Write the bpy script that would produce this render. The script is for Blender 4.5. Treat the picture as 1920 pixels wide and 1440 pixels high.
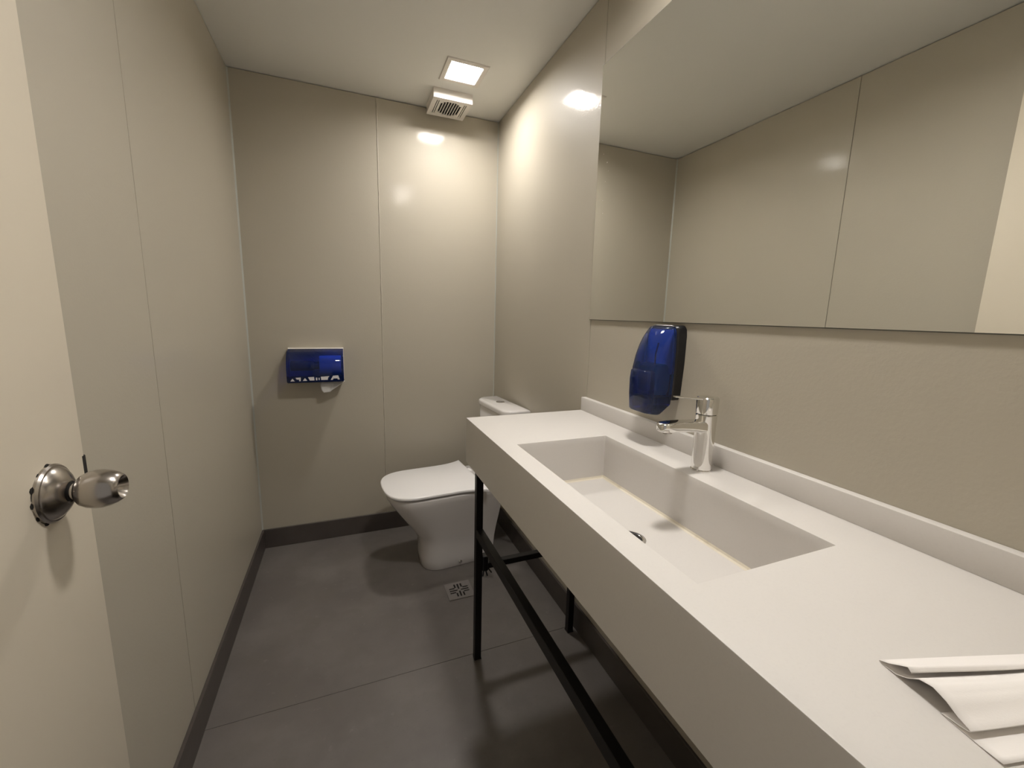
import bpy, bmesh, math, random
from mathutils import Vector, Matrix

# ------------------------------------------------------------------ scene, camera, light
scene = bpy.context.scene
for o in list(bpy.data.objects):
    bpy.data.objects.remove(o)
COL = scene.collection

YAW, PITCH, ROLL, FPX = 0.3821, -0.1638, 0.0253, 779.54
cam_data = bpy.data.cameras.new('camera')
cam = bpy.data.objects.new('camera', cam_data)
COL.objects.link(cam)
cam_data.sensor_fit = 'HORIZONTAL'
cam_data.sensor_width = 36.0
cam_data.lens = 36.0 * FPX / 1920.0
cam_data.clip_start = 0.01
fwd = Vector((math.sin(YAW) * math.cos(PITCH), math.cos(YAW) * math.cos(PITCH), math.sin(PITCH)))
rgt = Vector((math.cos(YAW), -math.sin(YAW), 0))
upv = rgt.cross(fwd)
r2 = math.cos(ROLL) * rgt + math.sin(ROLL) * upv
u2 = -math.sin(ROLL) * rgt + math.cos(ROLL) * upv
cam.matrix_world = Matrix(((r2.x, u2.x, -fwd.x, 0), (r2.y, u2.y, -fwd.y, 0), (r2.z, u2.z, -fwd.z, 1.30), (0, 0, 0, 1)))
scene.camera = cam

world = bpy.data.worlds.new('world')
scene.world = world
world.use_nodes = True
bg = world.node_tree.nodes['Background']
bg.inputs[0].default_value = (1.0, 0.93, 0.84, 1)
bg.inputs[1].default_value = 0.28

LAMP = 177.0                      # radiance of the two ceiling panels
LAMP_COL = (1.0, 0.958, 0.905)

scene.view_settings.view_transform = 'Standard'
scene.view_settings.look = 'None'
scene.view_settings.exposure = 0.0
scene.view_settings.gamma = 1.0
scene.view_settings.use_curve_mapping = False

# ------------------------------------------------------------------ room dimensions (metres, camera above the origin)
XL, XR = -0.4623, 0.8642          # faces of the left and right wall
YB, YF = 2.4596, 0.0              # back wall, inner face of the entrance wall
H = 2.3947
HB = 0.108                        # skirting height
ZC = 0.9423                       # counter top
CX, CY0, CY1 = 0.3824, 1.3735, 0.012
CBZ = 0.7819
BX0, BX1, BY0, BY1, BZ = 0.437, 0.7323, 1.0383, 0.3851, 0.8075
random.seed(4)

# ------------------------------------------------------------------ materials
def mat(name, color, rough=0.5, metal=0.0, coat=0.0, coat_rough=0.1, spec=0.5, bump=None, var=None, emit=None):
    m = bpy.data.materials.new(name)
    m.use_nodes = True
    nt = m.node_tree
    b = nt.nodes['Principled BSDF']
    b.inputs['Base Color'].default_value = (*color, 1)
    b.inputs['Roughness'].default_value = rough
    b.inputs['Metallic'].default_value = metal
    b.inputs['Coat Weight'].default_value = coat
    b.inputs['Coat Roughness'].default_value = coat_rough
    b.inputs['Specular IOR Level'].default_value = spec
    tc = nt.nodes.new('ShaderNodeTexCoord')
    if bump:                      # list of (scale, strength, distance, detail)
        prev = None
        for sc, st, dist, det in bump:
            n = nt.nodes.new('ShaderNodeTexNoise')
            n.inputs['Scale'].default_value = sc
            n.inputs['Detail'].default_value = det
            nt.links.new(tc.outputs['Object'], n.inputs['Vector'])
            bp = nt.nodes.new('ShaderNodeBump')
            bp.inputs['Strength'].default_value = st
            bp.inputs['Distance'].default_value = dist
            nt.links.new(n.outputs['Fac'], bp.inputs['Height'])
            if prev:
                nt.links.new(prev.outputs['Normal'], bp.inputs['Normal'])
            prev = bp
        nt.links.new(prev.outputs['Normal'], b.inputs['Normal'])
        nt.links.new(prev.outputs['Normal'], b.inputs['Coat Normal'])
    if var:                       # list of (scale, other colour, lo, hi, detail)
        last = None
        for sc, c2, lo, hi, det in var:
            n = nt.nodes.new('ShaderNodeTexNoise')
            n.inputs['Scale'].default_value = sc
            n.inputs['Detail'].default_value = det
            n.inputs['Roughness'].default_value = 0.6
            nt.links.new(tc.outputs['Object'], n.inputs['Vector'])
            mr = nt.nodes.new('ShaderNodeMapRange')
            mr.inputs['From Min'].default_value = lo
            mr.inputs['From Max'].default_value = hi
            nt.links.new(n.outputs['Fac'], mr.inputs['Value'])
            mx = nt.nodes.new('ShaderNodeMix')
            mx.data_type = 'RGBA'
            if last:
                nt.links.new(last, mx.inputs['A'])
            else:
                mx.inputs['A'].default_value = (*color, 1)
            mx.inputs['B'].default_value = (*c2, 1)
            nt.links.new(mr.outputs['Result'], mx.inputs['Factor'])
            last = mx.outputs['Result']
        nt.links.new(last, b.inputs['Base Color'])
    if emit:
        b.inputs['Emission Color'].default_value = (*emit[0], 1)
        b.inputs['Emission Strength'].default_value = emit[1]
    return m

def tinted(name, tint, gloss_rough=0.05):
    """thin translucent coloured plastic: tinted see-through plus a clear-coat reflection"""
    m = bpy.data.materials.new(name)
    m.use_nodes = True
    nt = m.node_tree
    nt.nodes.clear()
    out = nt.nodes.new('ShaderNodeOutputMaterial')
    tr = nt.nodes.new('ShaderNodeBsdfTransparent')
    tr.inputs[0].default_value = (*tint, 1)
    df = nt.nodes.new('ShaderNodeBsdfDiffuse')
    df.inputs[0].default_value = (tint[0] * .35, tint[1] * .35, tint[2] * .35, 1)
    gl = nt.nodes.new('ShaderNodeBsdfGlossy')
    gl.inputs['Roughness'].default_value = gloss_rough
    fr = nt.nodes.new('ShaderNodeFresnel')
    fr.inputs[0].default_value = 1.5
    m1 = nt.nodes.new('ShaderNodeMixShader')
    m1.inputs[0].default_value = 0.16
    m2 = nt.nodes.new('ShaderNodeMixShader')
    nt.links.new(tr.outputs[0], m1.inputs[1]); nt.links.new(df.outputs[0], m1.inputs[2])
    nt.links.new(fr.outputs[0], m2.inputs[0])
    nt.links.new(m1.outputs[0], m2.inputs[1]); nt.links.new(gl.outputs[0], m2.inputs[2])
    nt.links.new(m2.outputs[0], out.inputs[0])
    return m

PAINT_BUMP = [(7.0, 0.10, 0.01, 2.0), (150.0, 0.20, 0.0014, 2.0)]
M = dict(
    wall=mat('greige gloss paint', (0.475, 0.435, 0.357), 0.50, spec=0.28, coat=0.32, coat_rough=0.07, bump=PAINT_BUMP),
    ceil=mat('matt ceiling paint', (0.80, 0.79, 0.755), 0.6, bump=[(60.0, 0.05, 0.001, 2.0)]),
    gap=mat('dark joint', (0.06, 0.055, 0.045), 0.9),
    grout=mat('grey grout', (0.10, 0.09, 0.082), 0.9),
    bead=mat('painted sealant', (0.475, 0.435, 0.36), 0.35, bump=[(30.0, 0.3, 0.004, 2.0)]),
    caulk=mat('pale corner sealant', (0.46, 0.47, 0.43), 0.4),
    door=mat('cream door paint', (0.69, 0.62, 0.505), 0.4, coat=0.15, coat_rough=0.25, bump=[(8.0, 0.08, 0.006, 2.0), (140.0, 0.1, 0.001, 2.0)]),
    floor=mat('grey cement tile', (0.138, 0.123, 0.114), 0.45, bump=[(40.0, 0.08, 0.002, 4.0)],
              var=[(2.2, (0.185, 0.167, 0.155), 0.42, 0.68, 6.0), (7.0, (0.145, 0.130, 0.115), 0.52, 0.75, 5.0), (26.0, (0.235, 0.216, 0.205), 0.64, 0.85, 6.0), (3.2, (0.20, 0.183, 0.172), 0.54, 0.80, 12.0), (90.0, (0.115, 0.103, 0.095), 0.62, 0.85, 3.0)]),
    skirt=mat('dark skirting tile', (0.075, 0.062, 0.056), 0.4, bump=[(60.0, 0.06, 0.002, 4.0)], var=[(5.0, (0.095, 0.08, 0.072), 0.45, 0.7, 5.0)]),
    quartz=mat('warm white quartz', (0.685, 0.656, 0.626), 0.42, spec=0.4, var=[(260.0, (0.67, 0.641, 0.611), 0.5, 0.8, 1.0)]),
    sealant=mat('yellowed sealant', (0.72, 0.66, 0.54), 0.45, var=[(9.0, (0.45, 0.37, 0.25), 0.56, 0.78, 4.0)]),
    black=mat('black powder coat', (0.0075, 0.0062, 0.006), 0.45, spec=0.3),
    rubber=mat('black plastic', (0.008, 0.008, 0.010), 0.28),
    ceramic=mat('white ceramic', (0.76, 0.73, 0.715), 0.14, coat=0.5, coat_rough=0.04),
    seat=mat('white seat plastic', (0.90, 0.88, 0.875), 0.28),
    chrome=mat('polished chrome', (0.80, 0.79, 0.77), 0.06, metal=1.0),
    satin=mat('brushed steel', (0.44, 0.41, 0.385), 0.22, metal=1.0, bump=[(300.0, 0.04, 0.0005, 2.0)]),
    grate=mat('dull floor drain metal', (0.24, 0.22, 0.21), 0.4, metal=0.3),
    dark=mat('hollow shade and dark details', (0.012, 0.010, 0.009), 0.9),  # near-black: stands for shade inside hollows, also colours real dark details
    mirror=mat('mirror silver', (0.92, 0.925, 0.90), 0.0, metal=1.0),
    glassedge=mat('mirror edge', (0.10, 0.10, 0.085), 0.3),
    white=mat('white plastic', (0.78, 0.74, 0.69), 0.4),
    paper=mat('white paper', (0.86, 0.825, 0.80), 0.85, bump=[(500.0, 0.15, 0.0006, 2.0)]),
    lamp=mat('lit diffuser', (0.9, 0.9, 0.9), 0.5, emit=(LAMP_COL, LAMP)),
    lamp_near=mat('lit near diffuser', (0.9, 0.9, 0.9), 0.5, emit=(LAMP_COL, LAMP * 1.37)),  # near panel set brighter than the other to balance the walls
    blue=tinted('blue translucent plastic', (0.09, 0.22, 0.84)),
    bluedeep=tinted('deep blue translucent plastic', (0.13, 0.27, 0.86), 0.03),
    roll=mat('toilet paper', (0.75, 0.74, 0.73), 0.9),
    core=mat('dark spindle', (0.05, 0.05, 0.08), 0.5),
    lightfill=mat('pale plate standing for light', (0.55, 0.55, 0.58), 0.4),  # pale grey in place of light entering the dispenser from above
    soap=mat('teal liquid soap', (0.06, 0.40, 0.28), 0.25),
    print=mat('white print', (0.75, 0.73, 0.76), 0.5),
    red=mat('dark red tube', (0.30, 0.03, 0.06), 0.4),
)

# ------------------------------------------------------------------ helpers
def link(o, parent=None):
    COL.objects.link(o)
    if parent is not None:
        o.parent = parent
    return o

def obj(name, bm, m, parent=None, smooth=None):
    me = bpy.data.meshes.new(name)
    bmesh.ops.recalc_face_normals(bm, faces=bm.faces[:])
    bm.to_mesh(me)
    bm.free()
    me.materials.append(M[m] if isinstance(m, str) else m)
    if smooth:
        for p in me.polygons:
            p.use_smooth = True
        me.set_sharp_from_angle(angle=math.radians(smooth))
    return link(bpy.data.objects.new(name, me), parent)

def tag(o, label, cat, kind=None, group=None):
    o['label'] = label
    o['category'] = cat
    if kind:
        o['kind'] = kind
    if group:
        o['group'] = group
    return o

def thing(name, label, cat, loc=(0, 0, 0), rz=0.0, kind=None, group=None):
    e = bpy.data.objects.new(name, None)
    e.empty_display_size = 0.05
    link(e)
    e.location = loc
    e.rotation_euler = (0, 0, rz)
    return tag(e, label, cat, kind, group)

def box(x0, x1, y0, y1, z0, z1, bev=0.0, seg=2, bm=None):
    own = bm is None
    b = bmesh.new()
    v = [b.verts.new((x, y, z)) for x in (x0, x1) for y in (y0, y1) for z in (z0, z1)]
    for f in ((0, 1, 3, 2), (4, 6, 7, 5), (0, 4, 5, 1), (2, 3, 7, 6), (0, 2, 6, 4), (1, 5, 7, 3)):
        b.faces.new([v[i] for i in f])
    if bev:
        bmesh.ops.bevel(b, geom=b.edges[:], offset=bev, segments=seg, profile=0.5, affect='EDGES')
    if own:
        return b
    tmp = bpy.data.meshes.new('tmp')
    b.to_mesh(tmp); b.free()
    bm.from_mesh(tmp)
    bpy.data.meshes.remove(tmp)
    return bm

def loft(rings, cap=True, close=False):
    """rings: lists of 3D points, all the same length"""
    b = bmesh.new()
    vs = [[b.verts.new(p) for p in r] for r in rings]
    n = len(rings[0])
    for i in range(len(vs) - 1):
        for k in range(n):
            b.faces.new((vs[i][k], vs[i][(k + 1) % n], vs[i + 1][(k + 1) % n], vs[i + 1][k]))
    if cap:
        b.faces.new(vs[0][::-1])
        b.faces.new(vs[-1])
    return b

def lathe(prof, axis='z', origin=(0, 0, 0), n=40, cap=True):
    """prof: (radius, height) pairs along the axis"""
    rings = []
    for r, h in prof:
        ring = []
        for k in range(n):
            a = 2 * math.pi * k / n
            c, s = r * math.cos(a), r * math.sin(a)
            p = {'z': (c, s, h), 'x': (h, c, s), 'y': (c, h, s)}[axis]
            ring.append((p[0] + origin[0], p[1] + origin[1], p[2] + origin[2]))
        rings.append(ring)
    return loft(rings, cap)

def tube(pts, r, n=10):
    rings = []
    P = [Vector(p) for p in pts]
    for i, p in enumerate(P):
        d = (P[min(i + 1, len(P) - 1)] - P[max(i - 1, 0)]).normalized()
        a = d.orthogonal().normalized() if i == 0 else (rings_a - d * rings_a.dot(d)).normalized()
        rings_a = a
        c = d.cross(a)
        rings.append([tuple(p + r * (math.cos(t) * a + math.sin(t) * c)) for t in [2 * math.pi * k / n for k in range(n)]])
    return loft(rings)

def grid_plate(x0, y0, cell, rows, z0, z1, flip=1):
    """plate with holes: rows of strings, '#' solid and '.' open"""
    b = bmesh.new()
    ny, nx = len(rows), len(rows[0])
    V = {}
    def v(i, j, z):
        if (i, j, z) not in V:
            V[(i, j, z)] = b.verts.new((x0 + i * cell, y0 + j * cell * flip, z))
        return V[(i, j, z)]
    S = lambda i, j: 0 <= i < nx and 0 <= j < ny and rows[j][i] == '#'
    for j in range(ny):
        for i in range(nx):
            if not S(i, j):
                continue
            for z in (z0, z1):
                b.faces.new((v(i, j, z), v(i + 1, j, z), v(i + 1, j + 1, z), v(i, j + 1, z)))
            for (di, dj, a, c) in ((-1, 0, (0, 0), (0, 1)), (1, 0, (1, 0), (1, 1)), (0, -1, (0, 0), (1, 0)), (0, 1, (0, 1), (1, 1))):
                if not S(i + di, j + dj):
                    b.faces.new((v(i + a[0], j + a[1], z0), v(i + c[0], j + c[1], z0), v(i + c[0], j + c[1], z1), v(i + a[0], j + a[1], z1)))
    return b

# ------------------------------------------------------------------ the room
PT, GAPW = 0.012, 0.0028           # panel thickness, joint width
floor = obj('floor', box(XL - 0.12, XR + 0.12, -0.5, YB + 0.12, -0.12, -0.010), 'grout')
tag(floor, 'grey cement look floor of large tiles', 'floor', 'structure')
JY = 1.366
obj('tile', box(XL, XR, JY + 0.0007, YB, -0.010, 0.0, 0.0006, 1), 'floor', floor)
obj('tile', box(XL, XR, 0.166, JY - 0.0007, -0.010, 0.0, 0.0006, 1), 'floor', floor)
obj('tile', box(XL, XR, -0.5, 0.1636, -0.010, 0.0, 0.0006, 1), 'floor', floor)

LIGHTS = ((0.550, 2.062), (0.550, 0.690))
LH, LREC = 0.0725, 0.018          # half opening and recess depth of the ceiling lights
xs = [XL - 0.12, LIGHTS[0][0] - LH, LIGHTS[0][0] + LH, XR + 0.12]
ys = [YF - 0.12, LIGHTS[1][1] - LH, LIGHTS[1][1] + LH, LIGHTS[0][1] - LH, LIGHTS[0][1] + LH, YB + 0.12]
b = bmesh.new()
VV = {}
def cv(i, j, z):
    if (i, j, z) not in VV:
        VV[i, j, z] = b.verts.new((xs[i], ys[j], z))
    return VV[i, j, z]
solid = lambda i, j: 0 <= i < 3 and 0 <= j < 5 and not (i == 1 and j in (1, 3))
for i in range(3):
    for j in range(5):
        if solid(i, j):
            for z in (H, H + 0.1):
                b.faces.new((cv(i, j, z), cv(i + 1, j, z), cv(i + 1, j + 1, z), cv(i, j + 1, z)))
            for di, dj, p, q in ((-1, 0, (0, 0), (0, 1)), (1, 0, (1, 0), (1, 1)), (0, -1, (0, 0), (1, 0)), (0, 1, (0, 1), (1, 1))):
                if not solid(i + di, j + dj):
                    b.faces.new((cv(i + p[0], j + p[1], H), cv(i + q[0], j + q[1], H), cv(i + q[0], j + q[1], H + 0.1), cv(i + p[0], j + p[1], H + 0.1)))
ceil = obj('ceiling', b, 'ceil')
tag(ceil, 'plain grey painted ceiling', 'ceiling', 'structure')

CG = 0.004                        # shadow gap under the ceiling
def panel_wall(name, axis, face, out, cuts, label):
    """axis: 0 for walls facing x, 1 for walls facing y; out: +1/-1 direction away from the room"""
    def bb(u0, u1, d0, d1, z0, z1, bev=0.0):
        a, c = sorted((face + out * d0, face + out * d1))
        return box(a, c, u0, u1, z0, z1, bev, 1) if axis == 0 else box(u0, u1, a, c, z0, z1, bev, 1)
    w = obj(name, bb(cuts[0], cuts[-1], PT, 0.11, 0.0, H), 'gap')
    tag(w, label, 'wall', 'structure')
    for a, c in zip(cuts[:-1], cuts[1:]):
        obj('panel', bb(a + GAPW / 2, c - GAPW / 2, 0.0, PT, 0.0, H - CG, 0.0006), 'wall', w)
    return w

wl = panel_wall('wall_left', 0, XL, -1, [-0.12, 0.12, 1.340, YB + PT], 'greige painted panel wall on the left with one thin seam')
wb = panel_wall('wall_back', 1, YB, 1, [XL, 0.192, XR], 'greige panel wall behind the toilet with a raised seam')
wr = panel_wall('wall_right', 0, XR, 1, [-0.12, 0.15, 1.368, YB + PT], 'greige panel wall on the right behind mirror and counter')
# the back wall joint is filled with a lumpy bead of sealant
rings = []
for i in range(60):
    z = 0.11 + (H - CG - 0.112) * i / 59
    w = 0.0035 + 0.0012 * math.sin(i * 1.7) + 0.0008 * math.sin(i * 4.1)
    rings.append([(0.1935 - w, YB + 0.001, z), (0.1935 - w * .5, YB - 0.0022, z), (0.1935 + w * .5, YB - 0.0022, z), (0.1935 + w, YB + 0.001, z)])
obj('seam_bead', loft(rings), 'bead', wb, 60)

wf = thing('wall_front', 'greige entrance wall around the doorway', 'wall', kind='structure')
DX0, DX1, DH = -0.415, 0.375, 2.12
obj('wall_section', box(XL - 0.1, DX0, YF - 0.10, YF, 0, H), 'wall', wf)
obj('wall_section', box(DX1, XR + 0.1, YF - 0.10, YF, 0, H), 'wall', wf)
obj('wall_section', box(DX0, DX1, YF - 0.10, YF, DH, H), 'wall', wf)

def skirting(name, b, label):
    return tag(obj(name, b, 'skirt'), label, 'baseboard', 'structure')
skirting('baseboard_left', box(XL, XL + 0.010, 0.02, YB, 0.0, HB, 0.001, 1), 'dark grey tile baseboard along the left wall')
skirting('baseboard_back', box(XL + 0.010, XR - 0.010, YB - 0.010, YB, 0.0, HB, 0.001, 1), 'dark grey tile baseboard below the back wall')
skirting('baseboard_right', box(XR - 0.010, XR, 0.02, YB, 0.0, HB, 0.001, 1), 'dark grey tile baseboard under the counter')
for nm, x, sx, lab in (('trim_1', XL, 1, 'pale sealant strip in the corner left of the paper dispenser'), ('trim_2', XR, -1, 'thin sealant strip in the corner above the toilet tank')):
    s = 0.006 if sx > 0 else 0.004
    b = loft([[(x, YB, z), (x + sx * s, YB, z), (x, YB - s * 1.4, z)] for z in (HB, H - CG)])
    tag(obj(nm, b, 'caulk'), lab, 'trim', 'structure')

# door, opened against the left wall
DXF, DYE = -0.365, 0.778
door = thing('door_1', 'cream painted door with round steel knob opened against left wall', 'door', (DXF - 0.02, 0.02, 0), kind='structure')
ox, oy = DXF - 0.02, 0.02
def rel(b, dx, dy, dz=0.0):
    bmesh.ops.translate(b, verts=b.verts[:], vec=(-dx, -dy, -dz))
    return b
obj('door_leaf', rel(box(DXF - 0.04, DXF, 0.006, DYE, 0.012, 2.10, 0.002, 2), ox, oy), 'door', door, 40)
KY, KZ = 0.6975, 1.055
# ragged ring of bare wood around the rose
ring_in, ring_out, n = [], [], 72
for k in range(n):
    a = 2 * math.pi * k / n
    left = 0.5 - 0.5 * math.cos(a)         # more ragged on the hinge side
    r = 0.0372 + 0.0012 * math.sin(5 * a) + (0.0042 * left if (k // 2) % 3 == 0 else 0.0006)
    ring_out.append((DXF + 0.0006, KY + r * math.cos(a), KZ + r * math.sin(a)))
b = loft([[(p[0] - 0.0016, p[1], p[2]) for p in ring_out], ring_out])
gap = obj('chipped_paint_ring', rel(b, ox, oy), 'dark', door)
ks = obj('knob_rose', rel(lathe([(0.0385, 0.0), (0.0385, 0.003), (0.0365, 0.0055), (0.0345, 0.006), (0.0335, 0.0075), (0.0285, 0.0120), (0.0220, 0.0160), (0.0160, 0.0190), (0.0140, 0.0196), (0.0132, 0.0185)], 'x', (DXF, KY, KZ), 64), ox, oy), 'satin', door, 25)
kn = obj('knob', rel(lathe([(0.0112, 0.016), (0.0112, 0.0255), (0.0160, 0.0270), (0.0205, 0.0310), (0.0240, 0.0380), (0.0256, 0.0455), (0.0254, 0.0530), (0.0236, 0.0610), (0.0206, 0.0680), (0.0170, 0.0730), (0.0155, 0.0738), (0.0143, 0.0725), (0.0090, 0.0655), (0.0025, 0.0620)], 'x', (DXF, KY, KZ), 64), ox, oy), 'satin', ks, 40)
obj('knob_collar', rel(lathe([(0.0128, 0.0180), (0.0128, 0.0215)], 'x', (DXF, KY, KZ), 40), ox, oy), 'dark', ks)
lat = obj('latch_plate', rel(box(DXF - 0.032, DXF - 0.008, DYE - 0.002, DYE + 0.0015, KZ - 0.028, KZ + 0.052, 0.001, 1), ox, oy), 'satin', door)
obj('latch_bolt', rel(box(DXF - 0.0045, DXF + 0.0003, DYE - 0.006, DYE + 0.003, KZ - 0.002, KZ + 0.026, 0.0008, 1), ox, oy), 'dark', lat)

# ------------------------------------------------------------------ ceiling fittings
def ceiling_panel(x, y, label, lamp='lamp'):
    t = thing('ceiling_light', label, 'light', (x, y, H), group='square ceiling lights')
    W, I, T = 0.096, LH - 0.0015, 0.005
    b = bmesh.new()
    prof = [(W, 0.0), (W, -0.002), (W - 0.003, -T), (I + 0.003, -T), (I, -0.003), (I, LREC + 0.008), (I + 0.001, LREC + 0.008), (I + 0.001, 0.0)]
    rr = [[b.verts.new((sx * w, sy * w, z)) for sx, sy in ((-1, -1), (1, -1), (1, 1), (-1, 1))] for w, z in prof]
    for i in range(len(rr)):
        for k in range(4):
            q, s = rr[i], rr[(i + 1) % len(rr)]
            b.faces.new((q[k], q[(k + 1) % 4], s[(k + 1) % 4], s[k]))
    obj('frame', b, 'white', t)
    obj('diffuser', box(-I + .0005, I - .0005, -I + .0005, I - .0005, LREC, LREC + 0.006), lamp, t)
    return t
ceiling_panel(0.550, 2.062, 'lit square ceiling light beside the exhaust fan')
ceiling_panel(0.550, 0.690, 'lit square ceiling light above the counter near the doorway', 'lamp_near')

FX, FY = 0.545, 2.334
fan = thing('exhaust_fan', 'small white square exhaust fan with slatted grille on ceiling', 'fan', (FX, FY, H))
b = bmesh.new()
HWf = 0.099
for a in ((-HWf, HWf, -HWf, -HWf + 0.004), (-HWf, HWf, HWf - 0.004, HWf), (-HWf, -HWf + 0.004, -HWf + .004, HWf - .004), (HWf - 0.004, HWf, -HWf + .004, HWf - .004)):
    box(*a, -0.040, 0.0, bm=b)
obj('housing', b, 'white', fan)
cell = 0.198 / 44
rows = []
for j in range(44):
    row = ''
    for i in range(44):
        c = '#'
        if 10 <= i <= 33 and 6 <= j <= 37:
            k = (i - 10) // 3
            half = [11.0, 14.0, 15.5, 15.5, 15.5, 15.5, 14.0, 11.0][k]
            if abs(j - 21.5) <= half:
                c = '.'
        if i in (5, 7, 36, 38) and 6 <= j <= 37:
            c = '.'
        row += c
    rows.append(row)
gr = obj('grille_plate', grid_plate(-0.099, -0.099, cell, rows, -0.045, -0.0405), 'white', fan)
for k in range(9):
    x = -0.099 + cell * (10 + 3 * k)
    half = [11.0, 13, 14.5, 15.8, 16, 15.8, 14.5, 13, 11.0][k] * cell
    obj('slat', box(x - 0.0018, x + 0.0018, -half, half, -0.0465, -0.041), 'white', gr)
obj('cavity_shade', box(-0.094, 0.094, -0.094, 0.094, -0.030, -0.001), 'dark', fan)  # solid dark block stands in for the shade behind the slats

# ------------------------------------------------------------------ mirror
MX, MY0, MY1, MZ0, MZ1 = XR - 0.006, 1.3678, 0.035, 1.2915, 2.1543
mi = thing('wall_mirror', 'large frameless wall mirror above the counter', 'mirror', (XR, (MY0 + MY1) / 2, MZ0))
def relm(b):
    return rel(b, XR, (MY0 + MY1) / 2, MZ0)
obj('mirror_backing', relm(box(MX + 0.0012, XR, MY1 - 0.0015, MY0 + 0.0015, MZ0 - 0.0015, MZ1 + 0.0015)), 'glassedge', mi)
obj('mirror_glass', relm(box(MX, MX + 0.0012, MY1, MY0, MZ0 + 0.0004, MZ1 - 0.0004)), 'mirror', mi)
b = bmesh.new()
spots = [(.560, .95), (.577, .90), (.545, .88), (.536, .84), (.531, .835), (.522, .83), (.498, .85), (1.31, .62), (1.315, .55), (1.325, .48), (1.335, .66), (1.30, .585), (1.32, .43)]
for i, (y, t) in enumerate(spots):
    r = 0.0011 + 0.0006 * random.random()
    z = MZ0 + (MZ1 - MZ0) * t
    ring = [b.verts.new((MX - 0.0003, y + r * math.cos(a), z + r * math.sin(a))) for a in [k * math.pi / 4 for k in range(8)]]
    b.faces.new(ring)
ws = obj('water_spots', relm(b), 'white', mi)
ws['kind'] = 'stuff'

# ------------------------------------------------------------------ counter with basin
ct = thing('vanity_counter', 'long white stone counter with built-in rectangular basin', 'counter', ((CX + XR) / 2, (CY0 + CY1) / 2, CBZ))
def relc(b):
    return rel(b, (CX + XR) / 2, (CY0 + CY1) / 2, CBZ)
b = bmesh.new()
xo0, xo1, yo0, yo1, T = CX, XR - 0.0005, CY1, CY0, 0.02
def ring4(x0, x1, y0, y1, z):
    return [b.verts.new(p) for p in ((x0, y0, z), (x1, y0, z), (x1, y1, z), (x0, y1, z))]
R = [ring4(BX0, BX1, BY1, BY0, ZC - T), ring4(BX0, BX1, BY1, BY0, ZC), ring4(xo0, xo1, yo0, yo1, ZC), ring4(xo0, xo1, yo0, yo1, CBZ),
     ring4(xo0 + T, xo1 - T, yo0 + T, yo1 - T, CBZ), ring4(xo0 + T, xo1 - T, yo0 + T, yo1 - T, ZC - T)]
for i in range(6):
    for k in range(4):
        q, s = R[i], R[(i + 1) % 6]
        b.faces.new((q[k], q[(k + 1) % 4], s[(k + 1) % 4], s[k]))
bev = [e for e in b.edges if all(abs(v.co.z - ZC) < 1e-6 for v in e.verts) and (e.verts[0] in R[2] and e.verts[1] in R[2] or e.verts[0] in R[1] and e.verts[1] in R[1])]
bmesh.ops.bevel(b, geom=bev, offset=0.0012, segments=2, profile=0.5, affect='EDGES')
obj('worktop', relc(b), 'quartz', ct, 30)
# basin: four walls and a floor
bs = bmesh.new()
w = 0.012
zt = ZC - T
box(BX0 - w, BX0, BY1 - w, BY0 + w, BZ - w, zt, bm=bs)
box(BX1, BX1 + w, BY1 - w, BY0 + w, BZ - w, zt, bm=bs)
box(BX0, BX1, BY1 - w, BY1, BZ - w, zt, bm=bs)
box(BX0, BX1, BY0, BY0 + w, BZ - w, zt, bm=bs)
box(BX0, BX1, BY1, BY0, BZ - w, BZ, bm=bs)
ba = obj('basin', relc(bs), 'quartz', ct)
for a in ((BX1, BY1, BX1, BY0), (BX0, BY0, BX1, BY0)):
    s = 0.007
    if a[0] == a[2]:
        bb = loft([[(BX1, y, BZ), (BX1 - s, y, BZ), (BX1 - s * .35, y, BZ + s * .35), (BX1, y, BZ + s)] for y in (BY1, BY0)])
    else:
        bb = loft([[(x, BY0, BZ), (x, BY0 - s, BZ), (x, BY0 - s * .35, BZ + s * .35), (x, BY0, BZ + s)] for x in (BX0, BX1)])
    obj('sealant_line', relc(bb), 'sealant', ba)
dr = obj('sink_drain', relc(lathe([(0.034, BZ), (0.034, BZ + 0.002), (0.031, BZ + 0.003), (0.024, BZ + 0.001), (0.020, BZ - 0.002)], 'z', (0.582, 0.706, 0), 40)), 'chrome', ba, 40)
obj('hole_shade', relc(lathe([(0.026, BZ + 0.0012), (0.026, BZ + 0.0019), (0.021, BZ + 0.0025)], 'z', (0.582, 0.706, 0), 32)), 'dark', ba)  # flat dark disc painted as the shade inside the outlet
tag(obj('backsplash', box(XR - 0.0205, XR - 0.0005, CY1, CY0, ZC, ZC + 0.0511, 0.0012, 2), 'quartz', None, 30), 'low white stone backsplash strip along the wall behind the faucet', 'backsplash')

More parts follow.
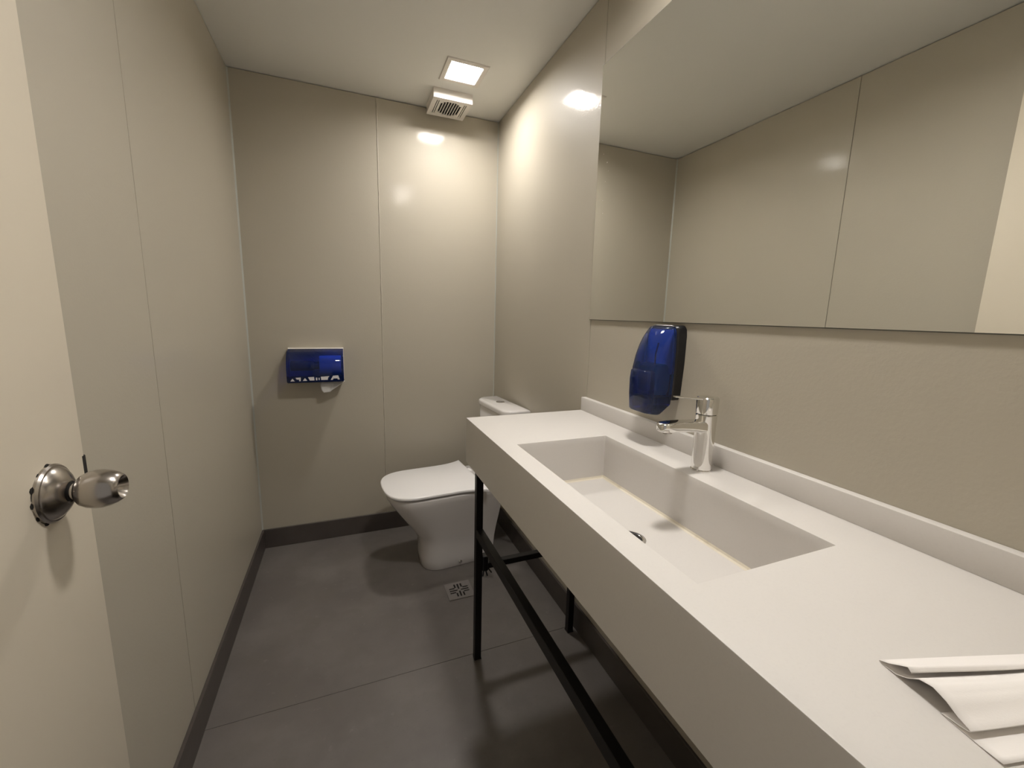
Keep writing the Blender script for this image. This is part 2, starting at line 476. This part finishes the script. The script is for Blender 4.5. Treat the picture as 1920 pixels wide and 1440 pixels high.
# black steel frame that carries the counter
fr = thing('counter_frame', 'black square tube steel frame with legs under the counter', 'frame', (0.627, 0.7, 0))
def relf(b):
    return rel(b, 0.627, 0.7, 0)
hw = 0.0125
LXF, LXB, LYF, LYN = 0.424, 0.826, 1.345, 0.06
for lx in (LXF, LXB):
    for ly in (LYF, LYN):
        lg = obj('leg', relf(box(lx - hw, lx + hw, ly - hw, ly + hw, 0.002, CBZ - 0.001, 0.0015, 1)), 'black', fr)
        obj('foot', relf(box(lx - hw - .001, lx + hw + .001, ly - hw - .001, ly + hw + .001, 0.0, 0.004)), 'rubber', lg)
obj('front_rail', relf(box(LXF - hw, LXF + hw, LYN + hw, LYF - hw, 0.503, 0.536, 0.0015, 1)), 'black', fr)
for ly in (LYF, LYN):
    obj('side_rail', relf(box(LXF + hw, LXB - hw, ly - hw, ly + hw, 0.372, 0.394, 0.0015, 1)), 'black', fr)
    obj('top_rail', relf(box(LXF + hw, LXB - hw, ly - hw, ly + hw, CBZ - 0.027, CBZ - 0.001, 0.0015, 1)), 'black', fr)
for lx in (LXF, LXB):
    obj('top_rail', relf(box(lx - hw, lx + hw, LYN + hw, LYF - hw, CBZ - 0.027, CBZ - 0.001)), 'black', fr)
# tangle of black cable ties around the joint of leg and side rail
tie = obj('cable_tie', relf(box(LXF + hw, LXF + hw + 0.022, LYF - hw - 0.004, LYF + hw + 0.002, 0.365, 0.425, 0.004, 2)), 'rubber', fr)
for (dx, dy, dz, ex, ez) in ((0.012, -0.014, 0.37, 0.006, -0.022), (0.022, -0.012, 0.375, 0.012, -0.018), (0.026, -0.012, 0.40, 0.012, 0.004), (0.004, -0.014, 0.368, -0.004, -0.018), (0.018, -0.012, 0.42, 0.014, 0.016)):
    p = Vector((LXF + hw + dx, LYF + dy, dz))
    obj('tie_end', relf(tube([p, p + Vector((ex * .5, -.003, ez * .5)), p + Vector((ex, -.004, ez))], 0.0028, 8)), 'rubber', tie)

# ------------------------------------------------------------------ faucet
TX, TY = 0.790, 0.722
fa = thing('faucet', 'chrome single lever basin faucet on the counter', 'faucet', (TX, TY, ZC))
obj('body', lathe([(0.0245, 0.0), (0.0245, 0.003), (0.0228, 0.005), (0.0226, 0.06), (0.0236, 0.118), (0.0240, 0.136), (0.0225, 0.138)], n=48), 'chrome', fa, 35)
cp = obj('handle_cap', lathe([(0.0215, 0.1385), (0.0240, 0.1405), (0.0246, 0.148), (0.0250, 0.172), (0.0246, 0.1775), (0.0225, 0.1795), (0.010, 0.1805)], n=48), 'chrome', fa, 35)
rg = []
for x, hwid, hh, z in ((-0.016, .0090, .0035, .1760), (-0.045, .0075, .0030, .1785), (-0.075, .0062, .0026, .1820), (-0.098, .0056, .0024, .1850), (-0.103, .0040, .0018, .1856)):
    rg.append([(x, hwid * math.cos(t), z + hh * math.sin(t)) for t in [2 * math.pi * k / 16 for k in range(16)]])
obj('lever', loft(rg), 'chrome', cp, 50)
rg = []
for x, hwid, hh, z in ((-0.004, .0200, .0150, .1090), (-0.024, .0195, .0140, .1105), (-0.05, .0195, .0128, .1130), (-0.08, .0198, .0120, .1148), (-0.108, .0198, .0116, .1155), (-0.124, .0188, .0112, .1155), (-0.134, .0150, .0104, .1152), (-0.1385, .0090, .0086, .1150), (-0.140, .0050, .0055, .1148)):
    ring = []
    for k in range(32):
        t = 2 * math.pi * k / 32
        c, s_ = math.cos(t), math.sin(t)
        e = 0.5
        ring.append((x, hwid * math.copysign(abs(c) ** e, c), z + hh * math.copysign(abs(s_) ** e, s_)))
    rg.append(ring)
sp = obj('spout', loft(rg), 'chrome', fa, 45)
obj('aerator', lathe([(0.0120, 0.1015), (0.0120, 0.109)], 'z', (-0.116, 0, 0), 28), 'satin', sp, 40)

# ------------------------------------------------------------------ soap dispenser
SYC, SZ0 = 0.940, 1.030
sd = thing('soap_dispenser', 'blue translucent soap dispenser with black back mounted beneath the mirror', 'dispenser', (XR, SYC, SZ0))
HSB = 0.252
def dsec(d0, d1, hwid, z, rnd=0.55, n=22):
    """D-shaped section standing off the wall: d0 back, d1 front, rounded at the front"""
    pts = [(-d0, -hwid, z)]
    for k in range(n + 1):
        t = -math.pi / 2 + math.pi * k / n
        c, s = math.cos(t), math.sin(t)
        e = rnd
        y = hwid * math.copysign(abs(s) ** e, s)
        d = d0 + (d1 - d0) * (abs(c) ** e)
        pts.append((-d, y, z))
    pts.append((-d0, hwid, z))
    return pts
prof = [(0.000, 0.084, 0.046), (0.003, 0.094, 0.050), (0.010, 0.099, 0.053), (0.050, 0.103, 0.0555), (0.095, 0.105, 0.0565), (0.132, 0.102, 0.0570), (0.165, 0.094, 0.0570),
        (0.195, 0.082, 0.0565), (0.217, 0.069, 0.0555), (0.233, 0.056, 0.0535), (0.243, 0.047, 0.0505), (0.249, 0.040, 0.0465)]
outer = [dsec(0.033, d, hw_, z) for z, d, hw_ in prof]
for r_ in outer:                  # the underside climbs towards the wall
    for i, p in enumerate(r_):
        k = max(0.0, 1 - p[2] / 0.075) * max(0.0, 0.064 + p[0])
        r_[i] = (p[0], p[1], p[2] + 0.006 * max(0.0, 1 - p[2] / 0.075) + k * 0.8)
obj('cover', loft(outer), 'bluedeep', sd, 50)
hp = [(0.044, 0.012, 0.040), (0.046, 0.030, 0.047), (0.060, 0.034, 0.054), (0.150, 0.034, 0.0585), (0.225, 0.034, 0.0585), (0.243, 0.034, 0.056), (0.251, 0.033, 0.050), (0.254, 0.030, 0.044)]
obj('back_housing', loft([dsec(0.0, d, hw_, z, 0.25) for z, d, hw_ in hp]), 'rubber', sd, 40)
obj('nozzle_block', loft([dsec(0.034, d, hw_, z, 0.5) for z, d, hw_ in ((0.034, 0.090, 0.042), (0.040, 0.094, 0.047), (0.050, 0.094, 0.047), (0.056, 0.088, 0.043))]), 'rubber', sd, 40)
obj('soap_bag', loft([dsec(0.036, d, hw_, z, 0.7) for z, d, hw_ in ((0.060, 0.080, 0.036), (0.075, 0.090, 0.044), (0.120, 0.090, 0.046), (0.140, 0.086, 0.043), (0.146, 0.076, 0.036))]), 'soap', sd, 40)
obj('light_fill_plate', loft([dsec(0.035, d, hw_, z, 0.3) for z, d, hw_ in ((0.120, 0.040, 0.050), (0.130, 0.041, 0.053), (0.215, 0.041, 0.052), (0.242, 0.037, 0.046))]), 'lightfill', sd, 40)  # added pale plate, imitates light coming through the top of the cover
obj('dip_tube', tube([(-0.070, -0.022, 0.14), (-0.070, -0.022, 0.175), (-0.063, -0.022, 0.205)], 0.0022), 'red', sd, 60)
bp = [dsec(0.085, d, hw_, z, 0.5) for z, d, hw_ in ((0.010, 0.1005, 0.040), (0.014, 0.1035, 0.0435), (0.055, 0.1075, 0.0445), (0.100, 0.1090, 0.0445), (0.124, 0.1075, 0.0425), (0.129, 0.1030, 0.038))]
obj('push_button', loft(bp), 'bluedeep', sd, 50)

# ------------------------------------------------------------------ paper dispenser on the back wall
PXC, PZ0 = -0.149, 0.930
pd = thing('toilet_paper_dispenser', 'blue translucent double roll paper dispenser on the back wall', 'dispenser', (PXC, YB, PZ0))
HWp = 0.134
sidep = [(0.004, 0.004), (0.100, 0.000), (0.119, 0.004), (0.122, 0.012), (0.122, 0.070), (0.118, 0.100), (0.106, 0.130), (0.088, 0.150), (0.060, 0.162), (0.030, 0.166), (0.004, 0.167)]
rings = [[(x * HWp, -d, z) for d, z in sidep] for x in (-1, -0.97, 0.97, 1)]
for r_, k in ((rings[0], 0.975), (rings[3], 0.975)):
    for i, p in enumerate(r_):
        r_[i] = (p[0], -0.06 + (p[1] + 0.06) * k, 0.083 + (p[2] - 0.083) * k)
obj('cover', loft(rings), 'blue', pd, 30)
obj('back_plate', box(-HWp - 0.001, HWp + 0.001, -0.004, 0.0, -0.002, 0.173, 0.001, 1), 'white', pd)
obj('top_edge', box(-HWp + 0.002, HWp + 0.002, -0.034, -0.004, 0.1675, 0.1715, 0.001, 1), 'white', pd)
ro = obj('paper_roll', lathe([(0.018, 0.018), (0.050, 0.018), (0.051, 0.022), (0.051, 0.118), (0.050, 0.122), (0.018, 0.122)], 'x', (0, -0.064, 0.084), 40), 'roll', pd, 40)
obj('spindle', lathe([(0.020, -0.120), (0.020, 0.124)], 'x', (0, -0.064, 0.084), 24), 'core', pd, 40)
obj('empty_core', lathe([(0.026, -0.118), (0.026, -0.010)], 'x', (0, -0.064, 0.084), 24), 'core', pd, 40)
obj('bottom_tray', box(-HWp + 0.004, HWp - 0.004, -0.116, -0.006, 0.002, 0.022), 'core', pd)
# white lettering along the lower front edge
b = bmesh.new()
yl = -0.1226
def poly(pts):
    vs = [b.verts.new((x - HWp, yl, z)) for x, z in pts]
    vb = [b.verts.new((x - HWp, yl + 0.0004, z)) for x, z in pts]
    b.faces.new(vs); b.faces.new(vb[::-1])
    for k in range(len(vs)):
        b.faces.new((vs[k], vs[(k + 1) % len(vs)], vb[(k + 1) % len(vs)], vb[k]))
poly([(.016, .012), (.026, .026), (.036, .012)])
poly([(.040, .030), (.064, .031), (.063, .012), (.056, .012), (.056, .020), (.045, .021)])
poly([(.072, .013), (.083, .028), (.093, .013)])
poly([(.097, .031), (.125, .032), (.127, .014), (.105, .014)])
poly([(.133, .028), (.140, .028), (.140, .014), (.133, .014)])
poly([(.146, .027), (.151, .027), (.151, .015), (.146, .015)])
poly([(.157, .032), (.198, .034), (.191, .026), (.189, .015), (.158, .015)])
poly([(.203, .014), (.215, .036), (.240, .037), (.247, .015), (.238, .015), (.235, .021), (.217, .021), (.213, .014)])
obj('lettering', b, 'print', pd)
# torn sheet of tissue hanging below
b = bmesh.new()
nx, nz = 12, 8
G = {}
for i in range(nx + 1):
    for j in range(nz + 1):
        u, v = i / nx, j / nz
        depth = 0.064 * (1.0 - max(0.0, u - 0.32) * 1.35) * (1.0 if u > 0.06 else 0.8)
        x = 0.012 + 0.116 * u + 0.010 * v
        z = 0.006 - depth * v
        y = -0.060 - 0.030 * v - 0.006 * math.sin(u * 7 + v * 2) - 0.004 * math.sin(v * 5)
        G[i, j] = b.verts.new((x, y, z))
for i in range(nx):
    for j in range(nz):
        b.faces.new((G[i, j], G[i + 1, j], G[i + 1, j + 1], G[i, j + 1]))
ti = obj('tissue_sheet', b, 'roll', ro, 80)
sm = ti.modifiers.new('thickness', 'SOLIDIFY')
sm.thickness = 0.0006

# ------------------------------------------------------------------ toilet
to = thing('toilet', 'white ceramic toilet with closed lid and tank in the back corner', 'toilet', (XR, 2.085, 0), math.pi + 0.085)
def dout(xr, xf, w_, z, n=36, e=0.70, rc=0.02, xc=None):
    """toilet outline: straight back at xr, rounded nose at xf (local +x is forward)"""
    xc = xc if xc is not None else xf - w_ * 1.05
    pts = []
    for k in range(n + 1):
        t = -math.pi / 2 + math.pi * k / n
        c, s = math.cos(t), math.sin(t)
        pts.append((xc + (xf - xc) * abs(c) ** e, w_ * math.copysign(abs(s) ** e, s), z))
    pts.append((xr + rc * 2, w_, z)); pts.append((xr + rc * .3, w_ - rc * .3, z)); pts.append((xr, w_ - rc * 1.6, z))
    pts.append((xr, -w_ + rc * 1.6, z)); pts.append((xr + rc * .3, -w_ + rc * .3, z)); pts.append((xr + rc * 2, -w_, z))
    return pts
lev = [(0.172, 0.542, 0.108, 0.0), (0.170, 0.546, 0.112, 0.006), (0.168, 0.549, 0.115, 0.06), (0.164, 0.551, 0.120, 0.13), (0.160, 0.568, 0.130, 0.185), (0.155, 0.612, 0.147, 0.25),
       (0.150, 0.664, 0.167, 0.325), (0.146, 0.700, 0.182, 0.38), (0.090, 0.709, 0.186, 0.398), (0.040, 0.713, 0.188, 0.414), (0.036, 0.711, 0.187, 0.422), (0.036, 0.705, 0.181, 0.4255)]
obj('bowl', loft([dout(a, b_, c, z) for a, b_, c, z in lev]), 'ceramic', to, 45)
def lidring(inset, z):
    pts = []
    xf, w_, xr = 0.728 - inset, 0.190 - inset, 0.252 + inset * .5
    xc = xf - 0.185
    n = 36
    for k in range(n + 1):
        t = -math.pi / 2 + math.pi * k / n
        c, s = math.cos(t), math.sin(t)
        pts.append((xc + (xf - xc) * abs(c) ** 0.70, w_ * math.copysign(abs(s) ** 0.70, s), z))
    side = []
    for k in range(1, 13):
        u = k / 12
        side.append((xc + (xr - xc) * u, w_ + 0.040 * max(0, (u - .35) / .65) ** 3.0))
    pts += [(x, y, z) for x, y in side]
    pts += [(x, -y, z) for x, y in side[::-1]]
    return pts
obj('seat_ring', loft([lidring(0.026, 0.4262), lidring(0.022, 0.428), lidring(0.022, 0.433), lidring(0.026, 0.4345)]), 'seat', to, 45)
ld = obj('lid', loft([lidring(0.005, 0.4365), lidring(0.001, 0.4380), lidring(0.0, 0.446), lidring(0.002, 0.4495), lidring(0.007, 0.4515)]), 'seat', to, 45)
for s in (-1, 1):
    obj('hinge', lathe([(0.010, s * 0.07 - 0.02), (0.012, s * 0.07 - 0.017), (0.012, s * 0.07 + 0.017), (0.010, s * 0.07 + 0.02)], 'y', (0.243, 0, 0.4375), 20), 'seat', ld, 40)
def trect(x0, x1, w_, z, rf=0.055, n=10):
    """tank section: square at the wall, rounded at the two front corners"""
    pts = [(x0, -w_, z)]
    for k in range(n + 1):
        t = -math.pi / 2 + (math.pi / 2) * k / n
        pts.append((x1 - rf + rf * math.cos(t), -w_ + rf * 1.25 + rf * 1.25 * math.sin(t), z))
    for k in range(n + 1):
        t = (math.pi / 2) * k / n
        pts.append((x1 - rf + rf * math.cos(t), w_ - rf * 1.25 + rf * 1.25 * math.sin(t), z))
    pts.append((x0, w_, z))
    return pts
obj('tank', loft([trect(0.030, 0.145, 0.180, 0.4255), trect(0.028, 0.150, 0.186, 0.44), trect(0.026, 0.154, 0.194, 0.60), trect(0.024, 0.156, 0.198, 0.790), trect(0.028, 0.152, 0.194, 0.7945)]), 'ceramic', to, 45)
tl = obj('tank_lid', loft([trect(0.024, 0.156, 0.199, 0.796), trect(0.021, 0.160, 0.203, 0.799), trect(0.020, 0.161, 0.204, 0.816), trect(0.022, 0.158, 0.2015, 0.8225), trect(0.029, 0.151, 0.195, 0.8265)]), 'ceramic', to, 45)
fb = obj('flush_button', lathe([(0.024, 0.8255), (0.024, 0.8285), (0.022, 0.8295), (0.019, 0.8290)], 'z', (0.083, -0.028, 0), 32), 'chrome', tl, 40)
obj('button_half', lathe([(0.0165, 0.828), (0.0165, 0.8305), (0.0150, 0.8312)], 'z', (0.083, -0.0285, 0), 28), 'grate', fb, 40)
obj('bolt_cap', lathe([(0.009, 0.110), (0.009, 0.120), (0.006, 0.1225)], 'y', (0.362, 0, 0.026), 20), 'chrome', to, 40)
# visible flexible supply pipe between tank and wall
obj('supply_pipe', tube([(0.10, 0.15, 0.43), (0.10, 0.155, 0.33), (0.06, 0.165, 0.26), (0.02, 0.168, 0.245)], 0.006, 12), 'satin', to, 60)

# ------------------------------------------------------------------ floor drain
GX, GY, GS = 0.459, 1.750, 0.114
fd = thing('floor_drain', 'square metal floor drain grate in front of the toilet', 'drain', (GX, GY, 0))
N = 30
rows = [['#'] * N for _ in range(N)]
for k in (-1, 0, 1):
    c = N // 2 + k * 4
    inner = 2 if k == 0 else 5
    for i in range(2):
        for q in range(inner, 12):
            rows[N // 2 - 1 - q][c - 1 + i] = '.'
            rows[N // 2 + q][c - 1 + i] = '.'
            rows[c - 1 + i][N // 2 - 1 - q] = '.'
            rows[c - 1 + i][N // 2 + q] = '.'
rows = [''.join(r) for r in rows]
obj('grate', grid_plate(-GS / 2, -GS / 2, GS / N, rows, 0.0012, 0.0032), 'grate', fd)
obj('pit_shade', box(-GS / 2 + .004, GS / 2 - .004, -GS / 2 + .004, GS / 2 - .004, 0.0002, 0.0008), 'dark', fd)  # thin dark sheet takes the place of a shaded pit
rimb = bmesh.new()
e, g = GS / 2 + 0.004, GS / 2
for a in ((-e, e, -e, -g), (-e, e, g, e), (-e, -g, -g, g), (g, e, -g, g)):
    box(*a, 0.0, 0.0028, bm=rimb)
obj('drain_frame', rimb, 'grate', fd)

# ------------------------------------------------------------------ folded paper towel on the counter
pt = thing('paper_towel', 'crumpled folded white paper towel on the counter corner', 'paper towel', (0.520, 0.216, ZC))
U = Vector((0.955, -0.297, 0))
V = Vector((-0.270, -0.963, 0))
path = [(0.031, 0.0105), (0.027, 0.0125), (0.020, 0.0095), (0.010, 0.0048), (0.002, 0.0022), (0.000, 0.0012), (0.003, 0.0006), (0.018, 0.0014), (0.028, 0.0050),
        (0.038, 0.0110), (0.050, 0.0140), (0.062, 0.0125), (0.072, 0.0085), (0.080, 0.0065), (0.083, 0.0052), (0.080, 0.0038), (0.068, 0.0020), (0.060, 0.0012), (0.070, 0.0008), (0.090, 0.0010), (0.106, 0.0018)]
sub = []
for i in range(len(path) - 1):
    for k in range(3):
        t = k / 3
        sub.append((path[i][0] * (1 - t) + path[i + 1][0] * t, path[i][1] * (1 - t) + path[i + 1][1] * t))
sub.append(path[-1])
b = bmesh.new()
NU = 18
G = []
for j in range(NU + 1):
    u = 0.215 * j / NU
    row = []
    for i, (v, z) in enumerate(sub):
        amp = 1.0 + 0.10 * math.sin(u * 22 + v * 60) - 0.25 * (u / 0.215)
        skew = 0.016 * (v / 0.106) * (1 if v > 0.084 else 0.7) if j == 0 else 0.016 * (v / 0.106) * (1 if v > 0.084 else 0.7)
        P = U * (u + skew * 0.0) + V * (v * (1 + 0.03 * math.sin(u * 15) - 1.1 * u))
        row.append(b.verts.new((P.x, P.y, max(0.0006, z * amp * 1.35))))
    G.append(row)
for j in range(NU):
    for i in range(len(sub) - 1):
        b.faces.new((G[j][i], G[j + 1][i], G[j + 1][i + 1], G[j][i + 1]))
sh = obj('folded_sheet', b, 'paper', pt, 180)
sm = sh.modifiers.new('thickness', 'SOLIDIFY')
sm.thickness = 0.0004
sm.offset = 1.0
